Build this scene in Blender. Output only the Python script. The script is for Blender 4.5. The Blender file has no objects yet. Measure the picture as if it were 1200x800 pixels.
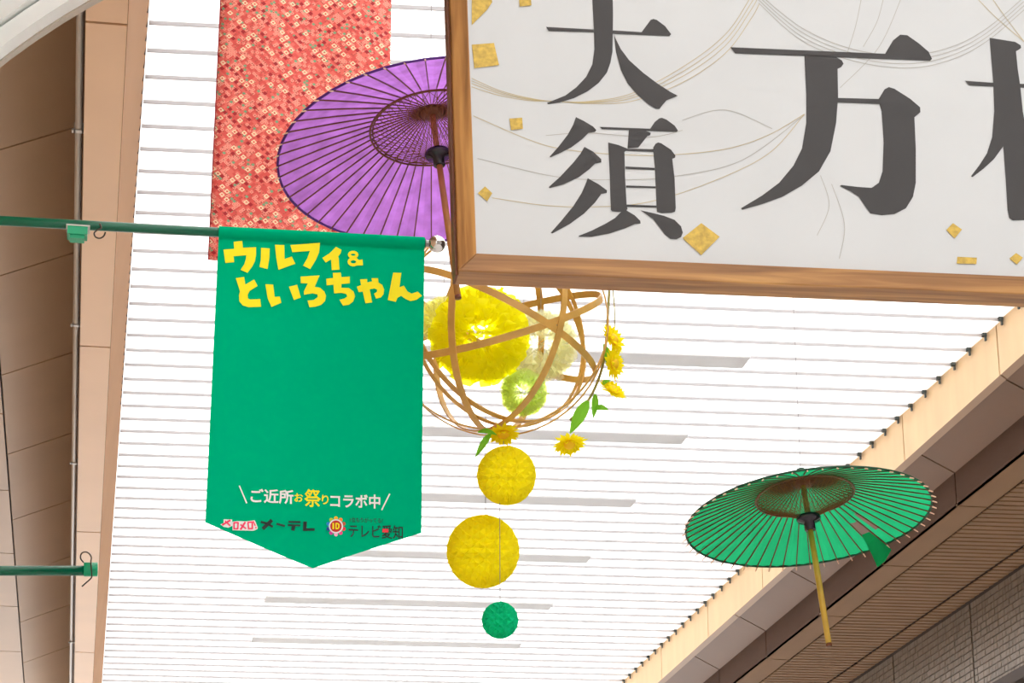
import bpy, bmesh, math, random
from mathutils import Vector as V, Matrix, Quaternion
from mathutils.geometry import tessellate_polygon
random.seed(7)
S = bpy.context.scene
COL = S.collection

# ---------------------------------------------------------------- camera
F = 2800.0
PITCH = math.atan(1024 / F)
YAW = math.atan(524 / math.hypot(F, 1024))
EYE = V((0, 0, 1.6))
FWD = V((math.sin(YAW) * math.cos(PITCH), math.cos(YAW) * math.cos(PITCH), math.sin(PITCH)))
RGT = V((math.cos(YAW), -math.sin(YAW), 0))
UPV = RGT.cross(FWD)
cam = bpy.data.objects.new('camera', bpy.data.cameras.new('camera'))
COL.objects.link(cam)
cam.data.sensor_width = 36
cam.data.lens = F / 1200 * 36
cam.data.clip_end = 500
cam.matrix_world = Matrix.Translation(EYE) @ Matrix((RGT, UPV, -FWD)).transposed().to_4x4()
S.camera = cam

# ---------------------------------------------------------------- sky and exposure
w = bpy.data.worlds.new('sky')
S.world = w
w.use_nodes = True
bg = w.node_tree.nodes['Background']
bg.inputs[0].default_value = (0.95, 0.985, 1.0, 1)
bg.inputs[1].default_value = 1.25
S.view_settings.view_transform = 'Standard'
S.view_settings.look = 'None'
S.view_settings.exposure = 0.85
S.cycles.diffuse_bounces = 6
S.view_settings.gamma = 1.0
sun = bpy.data.objects.new('sun', bpy.data.lights.new('sun', 'SUN'))
COL.objects.link(sun)
sun.data.energy = 5.0
sun.data.angle = math.radians(20)
sun.data.color = (1.0, 1.0, 0.99)
sun.rotation_euler = (math.radians(-16), math.radians(10), 0)     # high, from the far end of the arcade


# ---------------------------------------------------------------- picking points
def ray(px, py):
    return FWD * F + RGT * (px - 600) - UPV * (py - 400)


def atY(px, py, Y):
    r = ray(px, py)
    return EYE + r * (Y / r.y)


def atZ(px, py, Z):
    r = ray(px, py)
    return EYE + r * ((Z - 1.6) / r.z)


def lin(c):
    return tuple(((x / 255) / 12.92 if x <= 10 else (((x / 255) + 0.055) / 1.055) ** 2.4) for x in c)


# ---------------------------------------------------------------- materials
def pmat(name, rgb, rough=0.6, metal=0.0, var=0.0, scale=6.0, bump=0.0, stretch=(1, 1, 1), coat=0.0, spec=0.5):
    m = bpy.data.materials.new(name)
    m.use_nodes = True
    N, L = m.node_tree.nodes, m.node_tree.links
    p = N['Principled BSDF']
    c = lin(rgb)
    p.inputs['Base Color'].default_value = (*c, 1)
    p.inputs['Roughness'].default_value = rough
    p.inputs['Metallic'].default_value = metal
    p.inputs['Coat Weight'].default_value = coat
    p.inputs['Specular IOR Level'].default_value = spec
    if var or bump:
        tc = N.new('ShaderNodeTexCoord')
        mp = N.new('ShaderNodeMapping')
        mp.inputs['Scale'].default_value = stretch
        nz = N.new('ShaderNodeTexNoise')
        nz.inputs['Scale'].default_value = scale
        nz.inputs['Detail'].default_value = 5
        L.new(tc.outputs['Object'], mp.inputs[0])
        L.new(mp.outputs[0], nz.inputs['Vector'])
        if var:
            rp = N.new('ShaderNodeValToRGB')
            rp.color_ramp.elements[0].position = 0.3
            rp.color_ramp.elements[1].position = 0.7
            rp.color_ramp.elements[0].color = (*[x * (1 - var) for x in c], 1)
            rp.color_ramp.elements[1].color = (*[min(1, x * (1 + var)) for x in c], 1)
            L.new(nz.outputs['Fac'], rp.inputs[0])
            L.new(rp.outputs[0], p.inputs['Base Color'])
        if bump:
            b = N.new('ShaderNodeBump')
            b.inputs['Strength'].default_value = bump
            b.inputs['Distance'].default_value = 0.01
            L.new(nz.outputs['Fac'], b.inputs['Height'])
            L.new(b.outputs[0], p.inputs['Normal'])
    return m


def sheet_mat(name, rgb, trans=0.6, var=0.0, scale=8.0, stretch=(1, 1, 1), rgb_t=None, sheer=0.0):
    """thin paper, cloth or frosted sheet: part diffuse, part translucent"""
    m = bpy.data.materials.new(name)
    m.use_nodes = True
    N, L = m.node_tree.nodes, m.node_tree.links
    N.remove(N['Principled BSDF'])
    out = N['Material Output']
    d, t, mx = N.new('ShaderNodeBsdfDiffuse'), N.new('ShaderNodeBsdfTranslucent'), N.new('ShaderNodeMixShader')
    mx.inputs[0].default_value = trans
    c, ct = lin(rgb), lin(rgb_t or rgb)
    d.inputs[0].default_value = (*c, 1)
    t.inputs[0].default_value = (*ct, 1)
    if var:
        tc = N.new('ShaderNodeTexCoord')
        mp = N.new('ShaderNodeMapping')
        mp.inputs['Scale'].default_value = stretch
        nz = N.new('ShaderNodeTexNoise')
        nz.inputs['Scale'].default_value = scale
        nz.inputs['Detail'].default_value = 6
        L.new(tc.outputs['Object'], mp.inputs[0])
        L.new(mp.outputs[0], nz.inputs['Vector'])
        for sh, cc in ((d, c), (t, ct)):
            rp = N.new('ShaderNodeValToRGB')
            rp.color_ramp.elements[0].position = 0.3
            rp.color_ramp.elements[1].position = 0.72
            rp.color_ramp.elements[0].color = (*[x * (1 - var) for x in cc], 1)
            rp.color_ramp.elements[1].color = (*[min(1, x * (1 + var)) for x in cc], 1)
            L.new(nz.outputs['Fac'], rp.inputs[0])
            L.new(rp.outputs[0], sh.inputs[0])
    L.new(d.outputs[0], mx.inputs[1])
    L.new(t.outputs[0], mx.inputs[2])
    last = mx
    if sheer:                                           # open weave or thin tissue: part of the light passes straight through
        tr_, m2 = N.new('ShaderNodeBsdfTransparent'), N.new('ShaderNodeMixShader')
        tr_.inputs[0].default_value = (*ct, 1)
        m2.inputs[0].default_value = sheer
        L.new(mx.outputs[0], m2.inputs[1])
        L.new(tr_.outputs[0], m2.inputs[2])
        last = m2
    L.new(last.outputs[0], out.inputs[0])
    return m


M = {}
M['slat'] = sheet_mat('frosted_white_roof_slat', (252, 250, 249), 0.75)
M['lip'] = sheet_mat('slat_lip_grey', (190, 188, 190), 0.15)
M['bracket'] = pmat('dark_bracket', (62, 72, 72), 0.5)
M['tie'] = sheet_mat('pale_grey_tie_bar', (230, 231, 232), 0.34)
M['cream'] = pmat('cream_metal_panel', (214, 184, 142), 0.6, var=0.05, scale=1.5, stretch=(1, 3, 1))
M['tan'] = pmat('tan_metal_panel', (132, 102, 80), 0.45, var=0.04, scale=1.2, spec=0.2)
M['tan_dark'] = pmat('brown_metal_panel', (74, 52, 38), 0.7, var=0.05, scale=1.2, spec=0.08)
M['soffit'] = pmat('soffit_brown', (166, 132, 100), 0.45, var=0.05, scale=1.5)
M['joint'] = pmat('dark_joint', (70, 60, 55), 0.7)
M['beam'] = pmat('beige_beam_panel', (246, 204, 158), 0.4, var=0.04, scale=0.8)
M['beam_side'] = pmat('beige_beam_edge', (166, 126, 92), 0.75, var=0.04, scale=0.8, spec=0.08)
M['cove'] = pmat('brown_cove_panel', (198, 162, 124), 0.42, var=0.05, scale=0.7)
M['tile'] = pmat('grey_wall_tile', (128, 114, 98), 0.35, var=0.16, scale=7)
M['floor'] = pmat('pale_pavement', (214, 212, 209), 0.8, var=0.05, scale=3)
M['pipe'] = pmat('grey_conduit', (205, 200, 192), 0.35, metal=0.2)
M['steel'] = pmat('dull_steel', (150, 148, 145), 0.35, metal=0.7)
M['arch'] = pmat('pale_grey_painted_metal', (246, 251, 248), 0.45, var=0.03, scale=3)
M['arch_tan'] = pmat('tan_edge', (196, 188, 172), 0.5)
M['green_paint'] = pmat('dark_green_paint', (0, 92, 64), 0.3, coat=0.15, spec=0.35)
M['green_cap'] = pmat('bright_green_plastic', (10, 160, 112), 0.35)
M['chrome'] = pmat('polished_steel', (225, 222, 220), 0.06, metal=1.0)
M['wire'] = pmat('thin_wire', (140, 138, 136), 0.5)
M['hook'] = pmat('dark_hook_steel', (74, 62, 52), 0.35, metal=0.6)
M['banner'] = sheet_mat('green_banner_cloth', (0, 186, 134), 0.2)
M['yellow_ink'] = pmat('yellow_ink', (255, 242, 0), 0.7)
M['white_ink'] = pmat('white_ink', (240, 246, 246), 0.7)
M['black_ink'] = pmat('black_ink', (24, 44, 40), 0.7)
M['red_ink'] = pmat('red_ink', (236, 60, 70), 0.7)
M['pink_ink'] = pmat('pink_ink', (250, 64, 104), 0.7)
M['red_dark_ink'] = pmat('dark_red_ink', (196, 40, 24), 0.7)
M['board'] = pmat('ivory_sign_board', (199, 202, 203), 0.35, var=0.025, scale=3.0)
M['brush'] = pmat('charcoal_brush_ink', (42, 38, 37), 0.55, var=0.06, scale=3)
M['gold_line'] = pmat('faint_gold_line', (188, 172, 128), 0.5)
M['grey_line'] = pmat('faint_grey_line', (168, 166, 158), 0.5)
M['gold'] = pmat('gold_leaf', (192, 160, 62), 0.45, metal=0.15, var=0.25, scale=70)
M['bamboo_brown'] = pmat('brown_bamboo', (184, 124, 62), 0.5, var=0.15, scale=12)
M['bamboo'] = pmat('golden_bamboo', (214, 166, 84), 0.4, var=0.14, scale=9)
M['bamboo_yellow'] = pmat('yellow_bamboo_shaft', (206, 166, 62), 0.4, var=0.12, scale=8)
M['rib'] = pmat('dark_brown_rib', (112, 58, 22), 0.5)
M['lacquer'] = pmat('black_lacquer', (42, 30, 40), 0.2)
M['tip'] = pmat('pale_rib_tip', (232, 190, 160), 0.5)
M['thread'] = pmat('brown_thread', (128, 76, 30), 0.7)
M['purple_paper'] = sheet_mat('purple_paper', (190, 126, 222), 0.72, var=0.2, scale=14, stretch=(1, 1, 1))
M['purple_edge'] = pmat('purple_rim_cord', (84, 30, 130), 0.6)
M['green_paper'] = sheet_mat('green_paper', (38, 176, 116), 0.6, var=0.10, scale=6)
M['green_edge'] = pmat('dark_green_rim_cord', (0, 70, 40), 0.6)
M['yellow_honey'] = sheet_mat('yellow_tissue', (255, 248, 60), 0.5, sheer=0.24)
M['green_honey'] = sheet_mat('green_tissue', (40, 226, 178), 0.5, sheer=0.2)
M['pom_yellow'] = sheet_mat('yellow_pompom_tissue', (255, 253, 60), 0.6, sheer=0.55)
M['pom_pale'] = sheet_mat('pale_yellow_tissue', (255, 255, 238), 0.6, sheer=0.68)
M['pom_cream'] = sheet_mat('cream_tissue', (255, 255, 212), 0.6, sheer=0.66)
M['pom_lime'] = sheet_mat('lime_tissue', (247, 255, 206), 0.6, sheer=0.66)
M['petal'] = sheet_mat('yellow_petal', (255, 243, 40), 0.5)
M['petal_in'] = pmat('orange_flower_centre', (250, 200, 20), 0.7)
M['leaf'] = sheet_mat('green_leaf', (130, 200, 60), 0.4)
M['stem'] = pmat('olive_stem', (150, 140, 70), 0.6)


def wood_mat(name, axis):
    m = pmat(name, (190, 130, 76), 0.38)
    N, L = m.node_tree.nodes, m.node_tree.links
    p = N['Principled BSDF']
    tc, mp, nz, rp = N.new('ShaderNodeTexCoord'), N.new('ShaderNodeMapping'), N.new('ShaderNodeTexNoise'), N.new('ShaderNodeValToRGB')
    sc = [26, 26, 26]
    sc[axis] = 1.3
    mp.inputs['Scale'].default_value = sc
    nz.inputs['Scale'].default_value = 1.4
    nz.inputs['Detail'].default_value = 7
    nz.inputs['Distortion'].default_value = 0.7
    e = rp.color_ramp.elements
    e[0].position, e[1].position = 0.28, 0.74
    e[0].color = (*lin((120, 78, 38)), 1)
    e[1].color = (*lin((206, 154, 86)), 1)
    mid = e.new(0.5)
    mid.color = (*lin((164, 114, 60)), 1)
    L.new(tc.outputs['Object'], mp.inputs[0])
    L.new(mp.outputs[0], nz.inputs['Vector'])
    L.new(nz.outputs['Fac'], rp.inputs[0])
    L.new(rp.outputs[0], p.inputs['Base Color'])
    return m


M['wood_x'] = wood_mat('frame_wood_along', 0)
M['wood_z'] = wood_mat('frame_wood_upright', 2)


def kimono_mat():
    """woven red cloth with small lozenge flowers; local x,z in metres"""
    m = bpy.data.materials.new('red_lozenge_cloth')
    m.use_nodes = True
    N, L = m.node_tree.nodes, m.node_tree.links
    p = N['Principled BSDF']
    p.inputs['Roughness'].default_value = 0.75

    def math_(op, a, b=None, c=None):
        n = N.new('ShaderNodeMath')
        n.operation = op
        for i, x in enumerate((a, b, c)):
            if x is None:
                continue
            if isinstance(x, (int, float)):
                n.inputs[i].default_value = x
            else:
                L.new(x, n.inputs[i])
        return n.outputs[0]
    tc, sep = N.new('ShaderNodeTexCoord'), N.new('ShaderNodeSeparateXYZ')
    L.new(tc.outputs['Object'], sep.inputs[0])
    x, z = sep.outputs[0], sep.outputs[2]
    D = 0.046
    u = math_('DIVIDE', math_('ADD', x, z), D)
    v = math_('DIVIDE', math_('SUBTRACT', z, math_('MULTIPLY', x, 0.8)), D)
    col = None

    def layer(scale, off, size, inner, lo, hi, rgb, prev, aspect=1.0):
        uu = math_('ADD', math_('MULTIPLY', u, scale), off)
        vv = math_('ADD', math_('MULTIPLY', v, scale * aspect), off * 1.7)
        fu, fv = math_('FLOOR', uu), math_('FLOOR', vv)
        cmb, wn = N.new('ShaderNodeCombineXYZ'), N.new('ShaderNodeTexWhiteNoise')
        L.new(fu, cmb.inputs[0])
        L.new(fv, cmb.inputs[1])
        wn.noise_dimensions = '3D'
        L.new(cmb.outputs[0], wn.inputs[0])
        h = wn.outputs[0]
        du = math_('ABSOLUTE', math_('SUBTRACT', math_('SUBTRACT', uu, fu), 0.5))
        dv = math_('ABSOLUTE', math_('SUBTRACT', math_('SUBTRACT', vv, fv), 0.5))
        r = math_('MAXIMUM', du, dv)
        k = math_('MULTIPLY', math_('LESS_THAN', r, size), math_('GREATER_THAN', r, inner))
        k = math_('MULTIPLY', k, math_('MULTIPLY', math_('GREATER_THAN', h, lo), math_('LESS_THAN', h, hi)))
        mx = N.new('ShaderNodeMix')
        mx.data_type = 'RGBA'
        L.new(k, mx.inputs[0])
        if prev is None:
            mx.inputs[6].default_value = (*lin((238, 112, 100)), 1)
        else:
            L.new(prev, mx.inputs[6])
        mx.inputs[7].default_value = (*lin(rgb), 1)
        return mx.outputs[2]
    col = layer(2.0, 0.0, 0.5, -1, 0.0, 0.35, (228, 88, 80), col)
    col = layer(2.0, 0.3, 0.44, 0.2, 0.4, 0.75, (250, 170, 150), col)
    col = layer(3.0, 0.6, 0.3, -1, 0.0, 0.2, (196, 84, 70), col)
    col = layer(2.0, 0.5, 0.4, -1, 0.92, 1.0, (124, 172, 130), col, 1.0)
    col = layer(1.0, 0.2, 0.32, 0.15, 0.42, 0.64, (255, 226, 188), col)
    col = layer(1.0, 0.0, 0.27, -1, 0.0, 0.24, (176, 36, 44), col)
    L.new(col, p.inputs['Base Color'])
    return m


M['kimono'] = kimono_mat()


# ---------------------------------------------------------------- objects and meshes
def tag(o, label=None, cat=None, group=None, kind=None):
    for k, x in (('label', label), ('category', cat), ('group', group), ('kind', kind)):
        if x:
            o[k] = x
    return o


def empty(name, loc=(0, 0, 0), quat=None):
    o = bpy.data.objects.new(name, None)
    o.empty_display_size = 0.1
    COL.objects.link(o)
    o.location = loc
    if quat is not None:
        o.rotation_mode = 'QUATERNION'
        o.rotation_quaternion = quat
    return o


class MB:
    def __init__(s):
        s.v, s.f, s.mi = [], [], []

    def face(s, pts, mi=0):
        b = len(s.v)
        s.v += [tuple(p) for p in pts]
        s.f.append(tuple(range(b, b + len(pts))))
        s.mi.append(mi)

    def raw(s, vs, fs, mi=0):
        b = len(s.v)
        s.v += [tuple(p) for p in vs]
        for f in fs:
            s.f.append(tuple(b + i for i in f))
            s.mi.append(mi)
        return s

    def box(s, o, ax, ay, az, mi=0):
        """box from corner o along the three edge vectors"""
        o, ax, ay, az = V(o), V(ax), V(ay), V(az)
        vs = [o, o + ax, o + ax + ay, o + ay, o + az, o + ax + az, o + ax + ay + az, o + ay + az]
        fs = [(0, 3, 2, 1), (4, 5, 6, 7), (0, 1, 5, 4), (1, 2, 6, 5), (2, 3, 7, 6), (3, 0, 4, 7)]
        if ax.cross(ay).dot(az) < 0:
            fs = [f[::-1] for f in fs]
        return s.raw(vs, fs, mi)

    def tube(s, pts, r, n=8, mi=0, closed=False, cap=True, flat=None):
        """round tube, or a flat strip section when flat=(normal function, width, thickness)"""
        pts = [V(p) for p in pts]
        k = len(pts)
        rs = r if isinstance(r, (list, tuple)) else [r] * k
        b = len(s.v)
        ref = None
        for i, p in enumerate(pts):
            a = pts[(i - 1) % k] if (closed or i > 0) else p
            c = pts[(i + 1) % k] if (closed or i < k - 1) else p
            t = (c - a).normalized()
            if ref is None:
                ref = V((0, 0, 1)) if abs(t.z) < 0.9 else V((1, 0, 0))
            e1 = (ref - t * ref.dot(t)).normalized()
            ref = e1
            e2 = t.cross(e1)
            for j in range(n):
                q = 2 * math.pi * j / n
                s.v.append(tuple(p + e1 * (rs[i] * math.cos(q)) + e2 * (rs[i] * math.sin(q))))
        for i in range(k if closed else k - 1):
            i2 = (i + 1) % k
            for j in range(n):
                j2 = (j + 1) % n
                s.f.append((b + i * n + j, b + i * n + j2, b + i2 * n + j2, b + i2 * n + j))
                s.mi.append(mi)
        if cap and not closed:
            s.f.append(tuple(b + j for j in range(n))[::-1])
            s.f.append(tuple(b + (k - 1) * n + j for j in range(n)))
            s.mi += [mi, mi]
        return s

    def lathe(s, prof, n=24, axis=None, mi=0, cap=True):
        """profile [(r, z)] turned about z"""
        b = len(s.v)
        for (r, z) in prof:
            for j in range(n):
                a = 2 * math.pi * j / n
                s.v.append((r * math.cos(a), r * math.sin(a), z))
        for i in range(len(prof) - 1):
            for j in range(n):
                j2 = (j + 1) % n
                s.f.append((b + i * n + j, b + i * n + j2, b + (i + 1) * n + j2, b + (i + 1) * n + j))
                s.mi.append(mi)
        if cap:
            s.f.append(tuple(b + j for j in range(n))[::-1])
            s.f.append(tuple(b + (len(prof) - 1) * n + j for j in range(n)))
            s.mi += [mi, mi]
        return s

    def mesh(s, name, mats, smooth=False):
        me = bpy.data.meshes.new(name)
        me.from_pydata(s.v, [], s.f)
        for m in (mats if isinstance(mats, (list, tuple)) else [mats]):
            me.materials.append(m)
        if len(me.materials) > 1:
            me.polygons.foreach_set('material_index', s.mi)
        if smooth:
            me.polygons.foreach_set('use_smooth', [True] * len(me.polygons))
        me.validate()
        me.update()
        return me

    def build(s, name, mats, parent=None, smooth=False, loc=None, kind=None):
        return link(name, s.mesh(name, mats, smooth), parent, loc, kind)


def link(name, me, parent=None, loc=None, kind=None):
    o = bpy.data.objects.new(name, me)
    COL.objects.link(o)
    if parent:
        o.parent = parent
    if loc is not None:
        o.location = loc
    if kind:
        o['kind'] = kind
    return o


def recentre(o):
    """move a top-level mesh's origin to the middle of its base"""
    vs = [v.co for v in o.data.vertices]
    c = V(((min(v.x for v in vs) + max(v.x for v in vs)) / 2, (min(v.y for v in vs) + max(v.y for v in vs)) / 2, min(v.z for v in vs)))
    o.data.transform(Matrix.Translation(-c))
    o.location = c
    return o


# ================================================================ SETTING
Y0, Y1 = -9.0, 47.0
fl = MB().box((-3.4, -12, -0.1), (14.2, 0, 0), (0, 62, 0), (0, 0, 0.1)).build('floor', M['floor'], kind='structure')

# ---- roof of white louvre slats
H = 8.0
ya = atZ(250, 63.5, 9.6)
yb = atZ(250, 599.5, 9.6)
SP = (yb.y - ya.y) / 28.0
SK = math.tan(math.radians(3.9))                     # slats run a little askew of the arcade
XL, XR = 0.084, 8.27
ceil_ = tag(empty('ceiling', (XL, Y0, 9.6)), kind='structure')
mb = MB()
Wd = XR - XL
ex = V((Wd, -Wd * SK, 0))
mb.box((0, 0.006, 0.0), ex, (0, SP - 0.012, 0.012), (0, -0.0005, 0.012), 0)
mb.box((0, SP - 0.024, -0.020), ex, (0, 0.010, 0), (0, 0, 0.033), 1)      # turned-down lip
slat_me = mb.mesh('slat', [M['slat'], M['lip']])
br_me = MB().box((0.03, 0, 0.02), (0.04, 0, 0), (0, 0.04, 0), (0, 0, 0.055)).box((0.052, 0.008, -0.02), (0.018, 0, 0), (0, 0.024, 0), (0, 0, 0.04)).mesh('bracket', M['bracket'])
k0 = math.floor((Y0 - ya.y) / SP)
k1 = math.ceil((Y1 - ya.y) / SP)
yl = ya.y + (ya.x - XL) * SK                          # slat line at the left edge
for k in range(k0, k1):
    y = yl + k * SP - SP
    s = link('slat', slat_me, ceil_, (0, y - Y0, random.uniform(-0.003, 0.003)))
    b = link('bracket', br_me, s, (Wd - 0.075, -Wd * SK + SP - 0.055, -0.045))
# grey tie bars that hang under the slats
tie_me = MB().box((0, 0, 0), (3.95, -3.95 * SK, 0), (0, 0.33, 0), (0, 0, 0.02)).mesh('tie_bar', M['tie'])
for (px, py) in ((870, 425), (790, 515), (740, 590), (690, 656), (640, 711), (600, 757)):
    p = atZ(px, py, 9.53)
    c = 6.15
    link('tie_bar', tie_me, ceil_, (2.2 - XL, p.y + (p.x - 2.2) * SK - Y0 - 0.16, -0.07))


def panel(a, b, y0, y1, th, mat, name, parent, gap=0.015):
    """flat panel between cross-section points a and b (x, height above eye), from y0 to y1; thickness away from the viewer"""
    A, B = V((a[0], 0, a[1] + 1.6)), V((b[0], 0, b[1] + 1.6))
    d = (B - A)
    n = V((-d.z, 0, d.x)).normalized()
    mid = (A + B) / 2 - V((0, 0, 1.6))
    if n.dot(mid) < 0:
        n = -n
    m = MB().box(A + V((0, y0 + gap, 0)), d, (0, y1 - y0 - 2 * gap, 0), n * th)
    return m.build(name, mat, parent)


def panel_run(a, b, joints, th, mat, name, parent):
    for y0, y1 in zip(joints, joints[1:]):
        panel(a, b, y0, y1, th, mat, name, parent)


def run(y, step, lo=Y0, hi=Y1):
    k = math.ceil((lo - y) / step)
    out = [lo]
    while y + k * step < hi:
        if y + k * step > lo + 0.05:
            out.append(y + k * step)
        k += 1
    return out + [hi]


# ---- right hand cornice: cream fascia, sloping tan panels, dark fascia, soffit
tr = tag(empty('trim_1', (0, 0, 0)), kind='structure')
C0, C1 = (8.28, 8.35), (8.28, 7.50)
C1b = (8.30, 7.43)
C2 = (8.70, 7.29)
C3 = (8.70, 6.93)
C4 = (9.03, 6.93)
C5 = (9.98, 6.93)
C6 = (10.26, 6.93)
panel_run(C0, C1, run(20.32, 2.78), 0.03, M['cream'], 'fascia_panel', tr)
panel_run((8.28, 7.50), (8.34, 7.46), run(20.3, 4.88), 0.02, M['soffit'], 'edge_strip', tr)
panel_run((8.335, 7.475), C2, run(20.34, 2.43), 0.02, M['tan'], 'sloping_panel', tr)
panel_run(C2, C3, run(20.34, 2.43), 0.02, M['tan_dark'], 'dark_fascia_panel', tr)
panel_run(C3, C4, run(25.22, 2.46), 0.02, M['soffit'], 'soffit_panel', tr)
panel((8.33, 8.3), (10.6, 8.3), Y0, Y1, 0.1, M['joint'], 'cornice_top', tr)


def backing(a, b, name):
    panel(a, b, Y0, Y1, 0.03, M['joint'], name, tr)


backing((8.34, 8.3), (8.34, 7.56), 'backing')
backing((8.36, 7.56), (8.74, 7.38), 'backing')
backing((8.75, 7.38), (8.75, 6.98), 'backing')
backing((8.75, 6.99), (10.3, 6.99), 'backing')
# louvred soffit, fine slats across: too fine to pick apart singly
for (xa, xb) in ((C4[0] + 0.035, C5[0] - 0.02), (C5[0] + 0.03, C6[0])):
    m = MB()
    y = 11.0
    while y < 43:
        m.box((xa, y, 6.93 + 1.6), (xb - xa, -(xb - xa) * SK, 0), (0, 0.142, 0.008), (0, 0, 0.014))
        y += 0.158
    m.build('louvre_field', M['soffit'], tr, kind='stuff')

# ---- right wall, grey mosaic tile in bays
wr = tag(MB().box((10.275, Y0, 0), (0.2, 0, 0), (0, Y1 - Y0, 0), (0, 0, 8.66)).build('wall_right', M['joint']), kind='structure')
bays = run(26.65, 2.88, 12.25, 45.0)
for y0, y1 in zip(bays, bays[1:]):
    m = MB()
    ny = int(round((y1 - y0 - 0.04) / 0.096))
    dy = (y1 - y0 - 0.04) / ny
    for r in range(30):
        z = 8.50 - (r + 1) * 0.0805
        for j in range(ny):
            ya_ = y0 + 0.02 + j * dy
            q = random.uniform(0, 0.004)
            x0, x1_ = 10.26 + q, 10.276
            a, b_, c_, d_ = (ya_ + .004), (ya_ + dy - .004), z + .008, z + .0805 - .004
            vs = [(x0, a, c_), (x0, b_, c_), (x0, b_, d_), (x0, a, d_), (x1_, a, c_), (x1_, b_, c_), (x1_, b_, d_), (x1_, a, d_)]
            m.raw(vs, [(0, 3, 2, 1), (0, 1, 5, 4), (2, 3, 7, 6), (0, 4, 7, 3), (1, 2, 6, 5)])
    m.build('mosaic_tile_bay', M['tile'], wr, kind='stuff')
MB().box((10.1, Y0, 7.2), (0.17, 0, 0), (0, Y1 - Y0, 0), (0, 0, 0.13)).build('ledge', M['joint'], wr)

# ---- left hand beam
bm_ = tag(empty('trim_2', (0, 0, 0)), kind='structure')
hb = 7.1


def y_on(px, py, h):
    r = ray(px, py)
    return r.y / r.z * h


yj0, yj1 = y_on(120, 27, hb), y_on(120, 624, hb)
jb = run(yj0, (yj1 - yj0) / 2)
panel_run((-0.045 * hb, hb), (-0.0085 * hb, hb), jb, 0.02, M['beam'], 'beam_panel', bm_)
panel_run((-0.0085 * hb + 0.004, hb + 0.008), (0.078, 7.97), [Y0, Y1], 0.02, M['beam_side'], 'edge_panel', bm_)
m = MB()
m.box((-0.045 * hb + 0.01, Y0, hb + 1.6 + 0.03), (0.24, 0, 0), (0, Y1 - Y0, 0), (0, 0, 1.7))
m.build('beam_core', M['tan_dark'], bm_)
clip_me = MB().box((0, 0, 0), (0.03, 0, 0), (0, 0.02, 0), (0, 0, 0.1)).mesh('clip', M['joint'])
y = 14.0
while y < 24:
    link('clip', clip_me, bm_, (0.045, y, 9.49))
    y += SP / 2

# ---- left wall: sloping cove panels and flat soffit
wl = tag(MB().box((-3.3, Y0, 0), (0.15, 0, 0), (0, Y1 - Y0, 0), (0, 0, 9.9)).build('wall_left', M['cove']), kind='structure')
ca, cb = (-1.165, 8.2), (-0.42, 8.513)
yc0, yc1 = y_on(50, 162, 8.38), y_on(50, 660, 8.38)
panel_run(ca, cb, run(yc0, (yc1 - yc0) / 5), 0.02, M['cove'], 'cove_panel', wl)
panel((-1.2, 8.235), (-0.36, 8.59), Y0, Y1, 0.03, M['joint'], 'backing', wl)
yf0, yf1 = y_on(5, 484, 8.2), y_on(5, 762, 8.2)
panel_run((-3.15, 8.19), (-1.185, 8.19), run(yf0, (yf1 - yf0) / 4), 0.02, M['cove'], 'soffit_panel', wl)
panel((-3.15, 8.23), (-1.19, 8.23), Y0, Y1, 0.03, M['joint'], 'backing', wl)

# ---- conduits along the beam
cp = tag(MB().tube([(-0.0495 * 7.2, 6.0, 8.8), (-0.0505 * 7.2, 24, 8.8), (-0.0520 * 7.2, 46, 8.8)], 0.026, 10).build('conduit', M['pipe'], smooth=True),
         'pale grey conduit pipe running along the left beam, the outer and thicker one', 'pipe', 'pipes along the left beam')
m = MB()
for (px, py) in ((99, 150), (93, 378), (90, 540), (85, 750)):
    y = y_on(px, py, 7.2)
    m2 = MB().box((-0.405, y - 0.03, 8.765), (0.1, 0, 0), (0, 0.05, 0), (0, 0, 0.012)).box((-0.392, y - 0.03, 8.765), (0.012, 0, 0), (0, 0.05, 0), (0, 0, 0.06)).box((-0.336, y - 0.03, 8.765), (0.012, 0, 0), (0, 0.05, 0), (0, 0, 0.06))
    m2.build('clamp', M['pipe'], cp)
tag(MB().tube([(-0.318, 6.0, 8.86), (-0.328, 24, 8.86), (-0.335, 46, 8.86)], 0.012, 8).build('conduit', M['soffit'], smooth=True),
    'thin dark brown pipe squeezed between the pale conduit and the beige beam', 'pipe', 'pipes along the left beam')

# ================================================================ ARCH (top left corner of the photo)
ACY = 12.0
ac = V((2.29, ACY, 4.66))
pxm = 4.2 / 913
arch = tag(empty('arch_rib', (ac.x - 4.35, ACY, 0)),
           'pale grey stepped arch rib curving over the arcade behind the green banner pole', 'arch')


def ring(r0, r1, y0, y1, mat, name, n=72):
    m = MB()
    o = V((4.35, 0, ac.z))
    for i in range(n):
        a0, a1 = math.pi * i / n, math.pi * (i + 1) / n
        q = []
        for a in (a0, a1):
            for r in (r0, r1):
                for y in (y0, y1):
                    q.append(o + V((-r * math.cos(a), y, r * math.sin(a))))
        f = [(0, 2, 6, 4), (1, 5, 7, 3), (0, 4, 5, 1), (2, 3, 7, 6)]
        if i == 0:
            f.append((0, 1, 3, 2))
        if i == n - 1:
            f.append((4, 6, 7, 5))
        m.raw(q, f)
    return m.build(name, mat, arch)


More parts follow.
